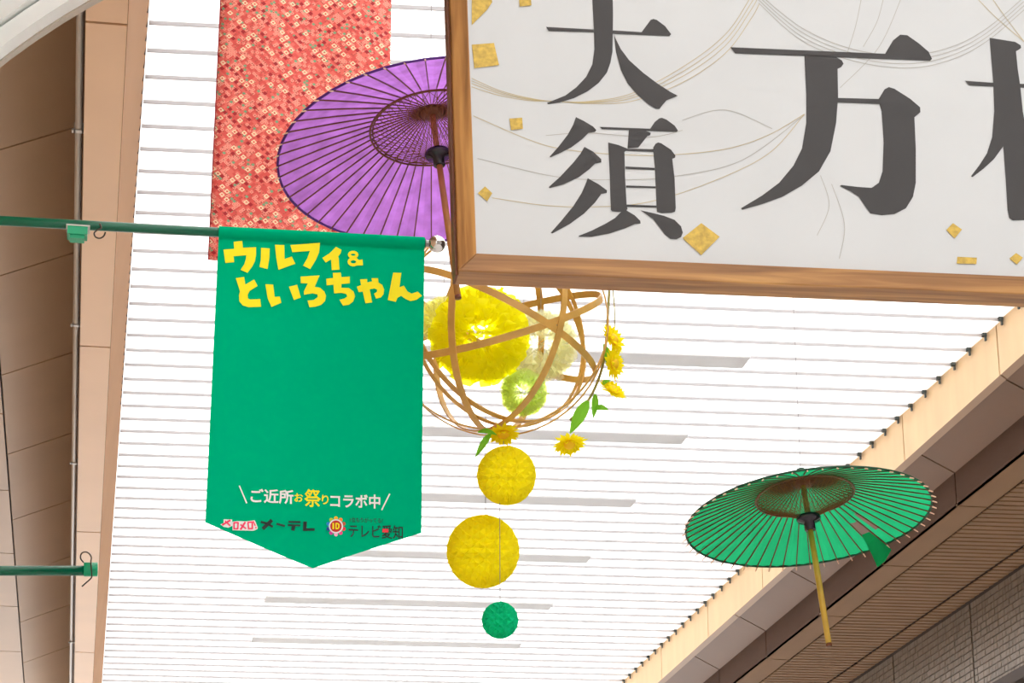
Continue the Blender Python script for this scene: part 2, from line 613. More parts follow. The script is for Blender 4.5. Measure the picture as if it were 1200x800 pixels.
for k, (a, b, y) in enumerate(((913, 933, 0.0), (936, 956, -0.05), (959, 979, -0.10), (982, 1002, -0.15))):
    ring(a * pxm, b * pxm, y, y + 0.14, M['arch'], 'arch_band')
    ring((a - 1.2) * pxm, (a + 1.5) * pxm, y + 0.15, y + 0.22, M['arch_tan'], 'arch_edge')
ring(930 * pxm, 985 * pxm, 0.14, 0.3, M['joint'], 'arch_core')
for sx in (-1, 1):
    MB().box((4.35 + sx * 957 * pxm - 0.2, -0.15, 0), (0.4, 0, 0), (0, 0.45, 0), (0, 0, ac.z)).build('column', M['arch'], arch)


# ================================================================ flat print helper
def poly_faces(pts3):
    return tessellate_polygon([pts3])


class Print:
    """collects flat ink shapes given in photo pixels and lays them on a surface: at(px,py) -> point, nrm: outward"""
    def __init__(s, at, nrm, lift):
        s.at, s.n, s.l, s.m = at, nrm, lift, MB()

    def poly(s, pts, extra=0.0):
        P = [s.at(*p) + s.n * (s.l + extra) for p in pts]
        fl_ = [V((p[0], -p[1], 0)) for p in pts]
        tri = tessellate_polygon([fl_])
        tri2 = []
        for t in tri:
            a, b, c = (P[i] for i in t)
            tri2.append(t if (b - a).cross(c - a).dot(s.n) > 0 else t[::-1])
        s.m.raw(P, tri2)
        return s

    def stroke(s, pts, wd, extra=0.0, closed=False):
        n = len(pts)
        for i in range(n if closed else n - 1):
            a, b = pts[i], pts[(i + 1) % n]
            dx, dy = b[0] - a[0], b[1] - a[1]
            l = math.hypot(dx, dy) or 1
            dx, dy = dx / l, dy / l
            e = wd * 0.25
            s.poly([(a[0] - dx * e - dy * wd / 2, a[1] - dy * e + dx * wd / 2), (b[0] + dx * e - dy * wd / 2, b[1] + dy * e + dx * wd / 2),
                    (b[0] + dx * e + dy * wd / 2, b[1] + dy * e - dx * wd / 2), (a[0] - dx * e + dy * wd / 2, a[1] - dy * e - dx * wd / 2)], extra + i * 1e-5)
        return s

    def disc(s, c, r, extra=0.0, n=20):
        return s.poly([(c[0] + r * math.cos(2 * math.pi * i / n), c[1] + r * math.sin(2 * math.pi * i / n)) for i in range(n)], extra)

    def text(s, txt, x0, y0, x1, y1, slope=0.0, bold=0.0):
        """built-in lettering fitted to a pixel box"""
        cu = bpy.data.curves.new('t', 'FONT')
        cu.body = txt
        cu.offset = bold
        cu.resolution_u = 3
        o = bpy.data.objects.new('t', cu)
        COL.objects.link(o)
        dg = bpy.context.evaluated_depsgraph_get()
        dg.update()
        me = bpy.data.meshes.new_from_object(o.evaluated_get(dg))
        vs = [v.co.copy() for v in me.vertices]
        fs = [tuple(p.vertices) for p in me.polygons]
        bpy.data.objects.remove(o)
        bpy.data.curves.remove(cu)
        bpy.data.meshes.remove(me)
        if not vs:
            return s
        ax, bx = min(v.x for v in vs), max(v.x for v in vs)
        ay, by = min(v.y for v in vs), max(v.y for v in vs)
        P = []
        for v in vs:
            u, t = (v.x - ax) / (bx - ax), (v.y - ay) / (by - ay)
            px = x0 + u * (x1 - x0)
            P.append(s.at(px, y1 + (y0 - y1) * t + (px - x0) * slope) + s.n * s.l)
        s.m.raw(P, fs)
        return s

    def build(s, name, mat, parent):
        o = s.m.build(name, mat)
        o.parent = parent
        o.matrix_parent_inverse = Matrix.Translation(-parent.location) if parent.rotation_mode != 'QUATERNION' else parent.matrix_basis.inverted()
        return o


def local(o, parent):
    """mesh written in world coordinates, parented to an unrotated empty"""
    o.data.transform(Matrix.Translation(-parent.location))
    o.parent = parent
    return o


# ================================================================ WOODEN SIGN
SU = V((0.99971527, -0.00993399, 0.02169538)).normalized()
SD = V((0.02053654, -0.1047623, -0.99428523)).normalized()
SN = SD.cross(SU).normalized()
if SN.y > 0:
    SN = -SN                                            # towards the street below the camera side
SP0 = atY(537, 318, 6.0)


def on_sign(px, py):
    r = ray(px, py)
    t = (SP0 - EYE).dot(SN) / r.dot(SN)
    return EYE + r * t


sign = tag(empty('hanging_sign', SP0), 'big white board with black brush characters in a brown wooden frame', 'sign')
sign.rotation_mode = 'QUATERNION'
sign.rotation_quaternion = Matrix((SU, -SN, -SD)).transposed().to_quaternion()   # local x along, y into, z up
FW, FD = 0.050, 0.080                                   # frame face width, depth
LW, LH = 2.35, 1.20                                     # whole board
fr = 0.016


def frame_bar(p, q, inward, mat, name):
    """mitred bar from outer corner p to q in local x,z"""
    p, q = V((p[0], 0, p[1])), V((q[0], 0, q[1]))
    t = (q - p).normalized()
    n = V((inward[0], 0, inward[1]))
    m = MB()
    a = [p, q, q - t * FW + n * FW, p + t * FW + n * FW]
    lift = [V((0, -0.004, 0)), V((0, -0.004, 0)), V((0, -0.018, 0)), V((0, -0.018, 0))]
    f = [a[i] + lift[i] for i in range(4)]
    bk = [x + V((0, FD, 0)) for x in a]
    m.raw(f + bk, [(0, 1, 2, 3), (0, 4, 5, 1), (1, 5, 6, 2), (2, 6, 7, 3), (3, 7, 4, 0), (7, 6, 5, 4)])
    o = m.build(name, mat, sign)
    bpy_bevel(o, 0.003)
    return o


def bpy_bevel(o, wd):
    b = o.modifiers.new('edge', 'BEVEL')
    b.width = wd
    b.segments = 2
    b.limit_method = 'ANGLE'


frame_bar((0, 0), (LW, 0), (0, 1), M['wood_x'], 'frame_rail')
frame_bar((0, LH), (LW, LH), (0, -1), M['wood_x'], 'frame_rail')
frame_bar((0, 0), (0, LH), (1, 0), M['wood_z'], 'frame_stile')
frame_bar((LW, 0), (LW, LH), (-1, 0), M['wood_z'], 'frame_stile')
MB().box((0.03, 0.004, 0.03), (LW - 0.06, 0, 0), (0, 0.02, 0), (0, 0, LH - 0.06)).build('board', M['board'], sign)
MB().box((-0.006, 0.012, -0.004), (0.007, 0, 0), (0, 0.055, 0), (0, 0, LH)).build('edge_strip', M['rib'], sign)
for x in (0.35, LW - 0.35):
    MB().tube([(x, FD / 2, LH - 0.01), (x, FD / 2 + 0.48, LH + 4.55)], 0.008, 6).build('hanging_rod', M['steel'], sign)
OFF = -0.004 + 0.0006                                   # just proud of the board face


def sgn():
    return Print(on_sign, SN, -0.004 + 0.0015)


k1_ = lambda pts: [(640 + x * .16244, y * .1625) for x, y in pts]
k2_ = lambda pts: [(640 + x * .2125, 120 + y * .2125) for x, y in pts]
k3_ = lambda pts: [(800 + x * .3336, y * .3336) for x, y in pts]
c = sgn()
c.poly(k1_([(333, -170), (400, -172), (470, -165), (520, -140), (505, -118), (482, -110), (482, 0), (484, 100), (482, 250), (480, 370), (465, 450), (440, 520), (380, 595), (300, 655), (200, 705), (100, 735), (15, 748), (8, 738), (140, 685), (220, 625), (290, 550), (335, 460), (350, 350), (345, 200), (340, 100), (335, 0)]))
c.poly(k1_([(0, 190), (345, 209), (345, 230), (20, 220)]))
c.poly(k1_([(482, 215), (690, 228), (755, 140), (775, 133), (800, 140), (860, 185), (903, 243), (890, 257), (482, 240)]))
c.poly(k1_([(490, 240), (500, 270), (540, 350), (600, 430), (700, 520), (800, 595), (900, 660), (952, 687), (870, 720), (840, 755), (820, 782), (790, 780), (740, 750), (660, 680), (590, 600), (540, 500), (505, 370)]))
c.build('brush_character', M['brush'], sign)
c = sgn()
for pts in (
    [(165, 78), (210, 100), (260, 130), (278, 150), (270, 160), (235, 165), (200, 200), (140, 245), (80, 275), (25, 300), (20, 296), (70, 240), (120, 175), (150, 120)],
    [(212, 242), (260, 268), (305, 310), (305, 328), (270, 335), (240, 365), (180, 410), (100, 448), (20, 470), (15, 464), (80, 405), (150, 330), (190, 280)],
    [(230, 415), (290, 448), (337, 482), (335, 497), (305, 502), (270, 550), (210, 610), (130, 668), (35, 720), (26, 716), (80, 655), (150, 570), (195, 500), (215, 455)],
    [(297, 132), (575, 142), (600, 105), (625, 85), (640, 82), (665, 92), (710, 125), (728, 152), (722, 160), (310, 145)],
    [(457, 150), (550, 153), (578, 165), (575, 178), (560, 182), (510, 245), (450, 250)],
    [(343, 218), (400, 232), (445, 250), (440, 265), (433, 270), (436, 400), (445, 560), (450, 585), (440, 598), (400, 602), (365, 598), (358, 590), (352, 400)],
    [(440, 252), (595, 255), (592, 270), (435, 264)], [(437, 350), (600, 358), (600, 370), (438, 364)], [(441, 455), (605, 460), (605, 470), (442, 467)], [(445, 560), (610, 566), (610, 577), (446, 573)],
    [(592, 245), (605, 225), (618, 218), (635, 222), (690, 258), (714, 290), (712, 302), (697, 308), (710, 420), (716, 580), (712, 600), (690, 606), (640, 608), (612, 600), (610, 560), (600, 350), (592, 270)],
    [(415, 600), (440, 590), (490, 620), (520, 650), (522, 665), (490, 668), (440, 690), (350, 720), (250, 738), (182, 738), (180, 733), (250, 705), (330, 665), (380, 635)],
    [(522, 592), (580, 605), (650, 622), (710, 645), (745, 680), (755, 715), (745, 740), (720, 752), (685, 750), (655, 725), (625, 685), (590, 640), (555, 615)]):
    c.poly(k2_(pts))
c.build('brush_character', M['brush'], sign)
c = sgn()
for pts in (
    [(168, 164), (712, 187), (740, 140), (765, 120), (790, 122), (830, 150), (865, 180), (877, 205), (870, 212), (185, 186)],
    [(428, 188), (535, 196), (560, 210), (566, 222), (558, 234), (545, 240), (547, 340), (540, 430), (520, 530), (480, 600), (420, 650), (350, 690), (280, 715), (210, 735), (205, 730), (280, 685), (340, 640), (390, 580), (420, 520), (435, 430), (435, 330)],
    [(543, 342), (692, 346), (692, 364), (543, 358)],
    [(690, 345), (710, 312), (725, 304), (745, 310), (800, 345), (835, 375), (836, 392), (815, 410), (820, 520), (820, 640), (810, 690), (785, 730), (745, 750), (700, 754), (660, 748), (640, 720), (620, 690), (590, 670), (553, 652), (558, 648), (620, 655), (665, 658), (690, 640), (703, 600), (707, 500), (700, 390), (692, 365)]):
    c.poly(k3_(pts))
c.build('brush_character', M['brush'], sign)
c = sgn()
c.poly([(1160, 43.7), (1190, 48.5), (1196.5, 52.5), (1197, 55.5), (1194.5, 57.5), (1191, 59.5), (1193, 80), (1196, 100), (1199, 130), (1207, 175), (1213, 220), (1216, 252), (1212, 257), (1187, 257.5), (1183, 255), (1181, 245), (1179, 210), (1176, 171), (1165, 186), (1153, 197), (1140, 207), (1138, 206), (1148, 193), (1157, 179), (1163, 160), (1165.5, 130), (1164.5, 98)])
c.poly([(1131, 94), (1166, 96.5), (1166, 101), (1136, 99.6)])
c.poly([(1194, 97.5), (1226, 99), (1226, 104), (1194, 102)])
c.build('brush_character', M['brush'], sign)
# gold leaf squares
for q in ([(553, -4), (575, -8), (577, 2), (571, 11), (553, 29)], [(553, 52), (579, 50), (585, 76), (556, 79.5)], [(597, 138.5), (612, 137.5), (613, 150.5), (599, 152)],
          [(608, -6), (622, -7), (623, 6), (609, 7.5)], [(560, 226), (568.5, 218), (577, 226), (571, 235.5)], [(800, 278.5), (822, 261), (843.5, 277), (822, 298.5)],
          [(1109, 269), (1117, 261), (1127.5, 268.5), (1119, 279)], [(1122, 300.5), (1145, 301.5), (1144.5, 309), (1121.5, 308.5)], [(1183, 302.5), (1191, 296), (1199, 301.5), (1192, 309.5)]):
    c = sgn()
    c.l += 0.0012
    c.poly(q)
    c.build('gold_leaf_square', M['gold'], sign)


def spl(pts, n=10):
    out = []
    for i in range(len(pts) - 1):
        p0, p1, p2, p3 = pts[max(i - 1, 0)], pts[i], pts[i + 1], pts[min(i + 2, len(pts) - 1)]
        for j in range(n):
            t = j / n
            out.append(tuple(0.5 * (2 * p1[k] + (p2[k] - p0[k]) * t + (2 * p0[k] - 5 * p1[k] + 4 * p2[k] - p3[k]) * t * t + (3 * p1[k] - p0[k] - 3 * p2[k] + p3[k]) * t ** 3) for k in range(len(p1))))
    return out + [pts[-1]]


LINES = []
for o in (0, 3, 6, 10):
    LINES.append(([(553, 91 + o), (585, 105 + o * .6), (620, 114 + o * .3), (650, 118), (690, 118 + o * .25), (740, 109 + o * .9), (800, 78 + o * 1.8), (850, 40 + o * 2.2), (880, -4 + o * 2.6), (890, -22 + o * 2.6)], 0))
for o in (0, 5, 10, 15):
    LINES.append(([(885 + o * .3, -12 + o), (940, 32 + o), (1000, 57 + o * .9), (1060, 64 + o), (1110, 56 + o), (1155, 34 + o), (1205, -8 + o)], 1))
LINES += [([(555, 135), (620, 163), (660, 174), (720, 180), (780, 181), (850, 174), (900, 158), (943, 133)], 0),
          ([(577, 231), (640, 240), (700, 241.5), (760, 236), (830, 214), (900, 180), (943, 133)], 0),
          ([(560, 185), (650, 206), (720, 210), (790, 206), (870, 187), (943, 134)], 1),
          ([(1010, -4), (1003, 30), (993, 62)], 1), ([(1036, -4), (1028, 25), (1012, 54)], 1), ([(1057, -4), (1030, 55), (985, 102)], 1),
          ([(1144, -4), (1170, 22), (1203, 50)], 0), ([(1162, -4), (1185, 28), (1206, 55)], 0),
          ([(640, 158), (690, 155), (760, 160), (800, 152)], 1), ([(800, 140), (850, 128), (905, 150)], 1), ([(962, 205), (972, 240), (958, 275)], 1), ([(975, 215), (990, 262), (984, 302)], 1)]
for pts, kd in LINES:
    c = sgn()
    c.l -= 0.0008
    c.stroke(spl(pts, 8), 0.75)
    c.build('painted_line', M['grey_line' if kd else 'gold_line'], sign)

# beam that carries the sign, above the frame
hbm = tag(MB().box((-3.2, SP0.y + 0.42, 9.45), (13.6, 0, 0), (0, 0.12, 0), (0, 0, 0.12)).build('trim_3', M['tie']), kind='structure')


# ================================================================ BANNER, POLES, HOOKS
PY = 7.5
pu = V((math.cos(math.radians(2)), -math.sin(math.radians(2)), 0))
pa = atY(0, 258.5, PY)


def on_banner(px, py):
    n = V((-pu.y, pu.x, 0))
    r = ray(px, py)
    return EYE + r * ((pa - EYE).dot(n) / r.dot(n))


def pole_pt(px):
    """point of the pole axis at image column px"""
    return on_banner(px, 0) * 0 + pa + pu * ((on_banner(px, 270) - pa).dot(pu))


PR = 0.0165
pole = tag(empty('banner_pole', (pa.x - 1.0, pa.y + 0.035, 0)), 'long dark green pole carrying the green pennant banner', 'pole', 'green banner poles')
x0p = pa - pu * 1.0
m = MB()
m.tube([x0p, pole_pt(499)], PR, 14)
local(m.build('rod', M['green_paint'], smooth=True), pole)
fin = pole_pt(512)
me = MB().lathe([(0.0305 * math.sin(math.pi * i / 14), -0.0305 * math.cos(math.pi * i / 14)) for i in range(1, 14)], 22).mesh('finial', M['chrome'], True)
o = link('finial', me, pole)
o.location = fin - pole.location
lc = MB().tube([pole_pt(497), pole_pt(503)], 0.012, 10)
local(lc.build('finial_collar', M['steel']), pole)
q = pole_pt(91) - V((0, 0, PR))
m = MB()
m.box(q + V((-0.033, -0.03, -0.028)), (0.066, 0, 0), (0, 0.06, 0), (0, 0, 0.03))
m.box(q + V((-0.024, -0.022, -0.040)), (0.048, 0, 0), (0, 0.044, 0), (0, 0, 0.012))
local(m.build('clamp_block', M['green_cap']), pole)
m = MB()
m.box(q + V((-0.038, -0.033, 0.0)), (0.078, 0, 0), (0, 0.066, 0), (0, 0, 0.004))
local(m.build('clamp_plate', M['pipe']), pole)
local(MB().tube([V((x0p.x, x0p.y + 0.035, 0)), V((x0p.x, x0p.y + 0.035, x0p.z + 0.4))], 0.04, 14).build('post', M['green_paint'], smooth=True), pole)


def shook(pts, name, label, Y, parent_loc, r=0.0028):
    P = [atY(px, py, Y) for px, py in spl(pts, 6)]
    o = MB().tube(P, r, 8).build(name, M['hook'], smooth=True)
    recentre(o)
    return tag(o, label, 'hook', 'wire hooks on the green poles')


shook([(117, 262), (118.5, 267), (114, 269.5), (110.5, 273), (112, 277.5), (117, 279), (121.5, 276.5), (123.5, 272)], 'wire_hook', 'small dark wire hook hanging under the long green pole', pole_pt(117).y - 0.02, None)
# lower pole
a2, b2 = atY(-140, 668.5, 9.5), atY(103, 668.5, 9.5)
b2.y, a2.y = 9.5, 9.5
p2 = tag(empty('banner_pole', (a2.x, 9.5, 0)), 'short green pole without a banner at the lower left', 'pole', 'green banner poles')
local(MB().tube([a2, b2], 0.0205, 14).build('rod', M['green_paint'], smooth=True), p2)
local(MB().tube([atY(98, 667, 9.5), atY(99, 667, 9.5), atY(114, 667, 9.5), atY(114.5, 667, 9.5)], [0.026, 0.0285, 0.0285, 0.026], 16).build('end_cap', M['green_cap'], smooth=True), p2)
local(MB().tube([V((a2.x, 9.53, 0)), V((a2.x, 9.53, a2.z + 0.4))], 0.045, 14).build('post', M['green_paint'], smooth=True), p2)
shook([(98, 659), (94.5, 654), (95.5, 648.5), (100, 646.5), (104.5, 648.5), (107, 653), (106.5, 659), (107.5, 674), (106, 678), (101, 682.5), (96, 687)], 'wire_hook', 'dark wire hook hooked over the end of the lower green pole', 9.465, None)

# banner cloth
BN = V((pu.y, -pu.x, 0))
if BN.y > 0:
    BN = -BN
bl_t, br_t = pole_pt(256.5), pole_pt(497.5)
bw = (br_t - bl_t).length
banner = tag(empty('pennant_banner', V((bl_t.x + 0.3, PY, bl_t.z - 1.0))), 'green pointed pennant banner with yellow Japanese lettering', 'banner')


def wave(s, z):
    return 0.004 * math.sin(s * 11 + z * 2.0) + 0.003 * math.sin(z * 5 + s * 4)


TH = 0.0012
PINCH = 0.021


def cloth_pt(s, z, face=True):
    """s across, z below the pole axis"""
    k = min(1, max(0, (z - 0.05) / 0.25))
    return bl_t + pu * s + V((0, 0, -z)) + BN * (0.006 + wave(s, z) * k)


def on_cloth(px, py):
    p = on_banner(px, py)
    s = (p - bl_t).dot(pu)
    z = bl_t.z - p.z
    for _ in range(2):
        off = 0.006 + wave(s, z) * min(1, max(0, (z - 0.05) / 0.25))
        r = ray(px, py)
        n = V((-pu.y, pu.x, 0))
        pp = EYE + r * ((bl_t + BN * off - EYE).dot(n) / r.dot(n))
        s, z = (pp - bl_t).dot(pu), bl_t.z - pp.z
    return cloth_pt(s, z)


def sz(px, py):
    p = on_banner(px, py)
    return (p - bl_t).dot(pu), bl_t.z - p.z


bl_, tip_, br_ = sz(240.5, 612.5), sz(366, 666.5), sz(493.5, 625)
m = MB()
NX, NZ = 40, 44
grid = []
for i in range(NX + 1):
    t = i / NX
    xm = (tip_[0] - bl_[0]) / (br_[0] - bl_[0])
    zb = bl_[1] + (tip_[1] - bl_[1]) * min(1, t / xm) if t <= xm else tip_[1] + (br_[1] - tip_[1]) * (t - xm) / (1 - xm)
    row = []
    # back hem and over the pole
    RS = PR + 0.003
    for q in range(-50, 251, 20):
        a = math.radians(q)
        row.append(bl_t + pu * (t * bw) - BN * (RS * math.cos(a)) + V((0, 0, RS * 1.08 * math.sin(a))))
    row.append(bl_t + pu * (t * bw) - BN * 0.001 + V((0, 0, -0.0235)))
    row.append(bl_t + pu * (t * bw) + BN * 0.001 + V((0, 0, -0.029)))
    for j in range(NZ + 1):
        z = 0.036 + (zb - 0.036) * j / NZ
        sL, sR = bl_[0] * (z / bl_[1]) ** 1.0, bw + (br_[0] - bw) * (z / br_[1])
        row.append(cloth_pt(sL + (sR - sL) * t, z))
    grid.append(row)
R = len(grid[0])
vs = [p for row in grid for p in row]
fs = [(i * R + j, i * R + j + 1, (i + 1) * R + j + 1, (i + 1) * R + j) for i in range(NX) for j in range(R - 1)]
m.raw(vs, fs)
o = local(m.build('cloth', M['banner'], smooth=True), banner)


def bp(lift=0.0035):
    return Print(on_cloth, BN, lift)


z1 = lambda pts: [(250 + x / 8, 270 + y / 8) for x, y in pts]
z2 = lambda pts: [(370 + x / 8, 280 + y / 8) for x, y in pts]


def glyph(polys, mat, name):
    c = bp()
    for p in polys:
        c.poly(p)
    return c.build(name, M[mat], banner)


glyph([z1([(190, 110), (270, 100), (278, 165), (400, 160), (400, 230), (390, 290), (365, 340), (320, 400), (255, 372), (290, 320), (305, 270), (308, 235), (190, 245), (195, 300), (112, 308), (95, 182), (195, 175)])], 'yellow_ink', 'letter')
glyph([z1([(447, 165), (528, 172), (525, 260), (508, 365), (432, 345), (445, 280)]), z1([(577, 137), (665, 140), (668, 270), (735, 248), (768, 315), (610, 372), (590, 260)])], 'yellow_ink', 'letter')
glyph([z1([(722, 140), (1000, 118), (990, 210), (960, 280), (908, 365), (840, 332), (880, 265), (905, 195), (740, 207)])], 'yellow_ink', 'letter')
glyph([z2([(190, 76), (242, 105), (232, 140), (210, 165), (215, 185), (222, 290), (150, 295), (143, 195), (92, 224), (62, 180), (125, 140), (162, 105)])], 'yellow_ink', 'letter')
c = bp()
c.stroke([(370 + (350 + 36 * math.cos(a)) / 8, 280 + (150 + 23 * math.sin(a)) / 8) for a in [i * math.pi / 7 for i in range(14)]], 3.3, closed=True)
c.stroke([(370 + (352 + 40 * math.cos(a)) / 8, 280 + (217 + 29 * math.sin(a)) / 8) for a in [i * math.pi / 7 for i in range(14)]], 3.4, closed=True)
c.poly(z2([(380, 205), (438, 195), (442, 250), (385, 252)]), 0.0004)
c.build('letter', M['yellow_ink'], banner)
glyph([z1([(210, 450), (288, 438), (300, 510), (382, 463), (415, 522), (340, 570), (322, 605), (325, 640), (345, 650), (440, 645), (447, 718), (330, 722), (275, 705), (243, 665), (240, 610), (250, 575), (230, 510)])], 'yellow_ink', 'letter')
glyph([z1([(487, 507), (560, 510), (575, 625), (622, 622), (638, 680), (545, 720), (510, 640)]), z1([(708, 530), (785, 512), (820, 632), (755, 655)])], 'yellow_ink', 'letter')
glyph([z1([(817, 435), (995, 425), (950, 530), (1000, 540), (1040, 575), (1056, 615), (1046, 665), (1010, 700), (955, 718), (900, 722), (883, 660), (940, 655), (978, 628), (975, 602), (930, 592), (850, 605), (848, 575), (885, 500), (820, 497)])], 'yellow_ink', 'letter')
glyph([z2([(160, 320), (235, 318), (240, 360), (318, 355), (318, 418), (240, 425), (240, 460), (310, 462), (355, 495), (368, 540), (350, 590), (310, 620), (255, 628), (222, 572), (270, 560), (295, 540), (285, 518), (240, 508), (172, 512), (165, 430), (102, 437), (98, 375), (162, 368)])], 'yellow_ink', 'letter')
glyph([z2([(415, 382), (480, 378), (483, 410), (528, 400), (522, 370), (583, 370), (588, 412), (622, 432), (640, 475), (635, 520), (610, 550), (565, 562), (545, 515), (572, 500), (575, 478), (550, 466), (505, 475), (528, 598), (465, 605), (440, 495), (402, 500), (385, 450), (425, 435)])], 'yellow_ink', 'letter')
glyph([z2([(725, 318), (802, 320), (785, 455), (825, 440), (860, 495), (900, 515), (955, 495), (995, 535), (940, 575), (885, 585), (840, 565), (800, 535), (765, 555), (750, 592), (675, 575)])], 'yellow_ink', 'letter')

# caption: white slash, text, slash
c = bp()
c.stroke([(280.5, 569.5), (289, 589.5)], 1.6)
c.build('slash_mark', M['white_ink'], banner)
c = bp()
c.stroke([(456.5, 579), (447.3, 597.5)], 1.6)
c.build('slash_mark', M['white_ink'], banner)
bp().text('ご近所', 293.5, 572.5, 344, 589.5, 0.03, 0.024).build('caption_lettering', M['white_ink'], banner)
bp().text('コラボ中', 387, 578.5, 445.5, 595, 0.02, 0.024).build('caption_lettering', M['white_ink'], banner)
bp().text('お', 345, 578, 355, 588, 0.02, 0.015).build('caption_lettering', M['yellow_ink'], banner)
bp().text('祭', 356.5, 573, 376, 594, 0.02, 0.015).build('caption_lettering', M['yellow_ink'], banner)
bp().text('り', 377, 580, 385, 591, 0.02, 0.015).build('caption_lettering', M['yellow_ink'], banner)
# dark broadcaster lettering
q_ = lambda pts: [(270 + x / 10, 560 + y / 10) for x, y in pts]
c = bp()
c.stroke(q_([(478, 502), (385, 592)]), 4.2)
c.stroke(q_([(362, 517), (425, 535), (492, 572)]), 2.6)
c.stroke(q_([(545, 540), (590, 552), (632, 564)]), 2.4)
c.stroke(q_([(685, 515), (815, 518)]), 2.2)
c.stroke(q_([(677, 555), (814, 558)]), 2.2)
c.stroke(q_([(742, 560), (732, 608)]), 4.2)
c.stroke(q_([(875, 522), (870, 612)]), 4.2)
c.stroke(q_([(872, 607), (980, 605)]), 3.0)
c.build('logo_lettering', M['black_ink'], banner)
bp().text('テレビ愛知', 408.5, 614, 472, 630, 0.03, 0.012).build('logo_lettering', M['black_ink'], banner)
bp().text('1位もりがってる?', 410, 606, 448.5, 612, 0.03, 0.012).build('logo_lettering', M['black_ink'], banner)
bp(0.0045).poly([(448, 619.6), (455, 619.9), (455, 624.2), (448, 624)]).build('red_mark', M['red_ink'], banner)
# pink word on white backing
c = bp()
c.poly([(258.2, 614.5), (262, 613), (262, 608.5), (272, 608.8), (272.3, 616), (267.5, 618.5), (262, 617.5)])
c.poly([(272.3, 611.5), (278, 610.5), (288.5, 611), (298.3, 609.6), (300, 613), (302, 618), (301.5, 620), (297, 622), (272.5, 621.5)])
c.build('word_backing', M['white_ink'], banner)
c = bp(0.0045)
c.stroke([(269.5, 610), (260.8, 615)], 2.2)
c.stroke([(264, 611), (269.5, 616)], 1.8)
c.stroke([(274.2, 612.6), (279, 612.6), (278.6, 619.8), (274.2, 619.8)], 1.8, closed=True)
c.stroke([(287.2, 612.2), (282, 620.4)], 2.2)
c.stroke([(282, 615), (288, 619.4)], 1.8)
c.stroke([(290.6, 612.2), (295.6, 612), (295.6, 619.6), (291.2, 619.6)], 1.8, closed=True)
c.stroke([(296.8, 611.2), (299, 616)], 1.5)
c.stroke([(299.6, 618), (300.1, 619)], 1.6)
c.build('logo_lettering', M['pink_ink'], banner)
# round ten emblem with coloured petals
ec = (393.6, 616.8)
cols = [(255, 190, 0), (255, 130, 40), (190, 80, 50), (230, 50, 70), (240, 70, 150), (250, 190, 220), (200, 60, 160), (30, 80, 170), (30, 140, 220), (170, 200, 40)]
for i, rgb in enumerate(cols):
    a = math.radians(-90 + 36 * i)
    bp(0.003).disc((ec[0] + 9.4 * math.cos(a), ec[1] + 9.4 * math.sin(a)), 2.4, n=10).build('emblem_petal', pmat('emblem_%d' % i, rgb, 0.7), banner)
bp(0.0038).disc(ec, 8.4).build('emblem_ring', M['white_ink'], banner)
bp(0.0044).disc(ec, 6.8).build('emblem_disc', M['red_dark_ink'], banner)
c = bp(0.0050)
c.stroke([(390.4, 613.4), (390.4, 619.8)], 1.8)
c.stroke([(393.6, 613.6), (395.6, 613.6), (397, 615), (397, 618.2), (395.6, 619.6), (393.6, 619.6)], 1.5, closed=True)
c.build('emblem_number', M['yellow_ink'], banner)

# ================================================================ RED PATTERNED CLOTH
RY = 11.5
ra, rb = atY(258, 0, RY), atY(459, 0, RY)
r_bot = atY(250, 304.5, RY).z
rw = rb.x - ra.x
m = MB()
N1, N2 = 16, 40
z_top = 9.52
loc0 = V(((ra.x + rb.x) / 2, RY, r_bot))
for i in range(N1 + 1):
    for j in range(N2 + 1):
        zz = (z_top - r_bot) * j / N2
        m.v.append(((i / N1 - 0.5) * rw, 0.012 * math.sin(i * 0.7 + zz * 1.3) * min(1, 1), zz))
for i in range(N1):
    for j in range(N2):
        a = i * (N2 + 1) + j
        m.f.append((a, a + N2 + 1, a + N2 + 2, a + 1))
        m.mi.append(0)
hang = tag(empty('patterned_cloth', loc0), 'long red hanging cloth with small lozenge pattern behind the purple umbrella', 'cloth')
o = m.build('cloth', M['kimono'], hang, smooth=True)
sd = o.modifiers.new('thick', 'SOLIDIFY')
sd.thickness = 0.002
MB().tube([(-rw / 2 - 0.04, 0.0, z_top - r_bot), (rw / 2 + 0.04, 0.0, z_top - r_bot)], 0.018, 8).build('hanging_rod', M['steel'], hang)
MB().tube([(-rw / 2 + 0.002, 0, 0.0), (-rw / 2 + 0.002, 0.0, z_top - r_bot)], 0.003, 6).build('selvedge', pmat('dark_red_selvedge', (150, 30, 40), 0.8), hang)


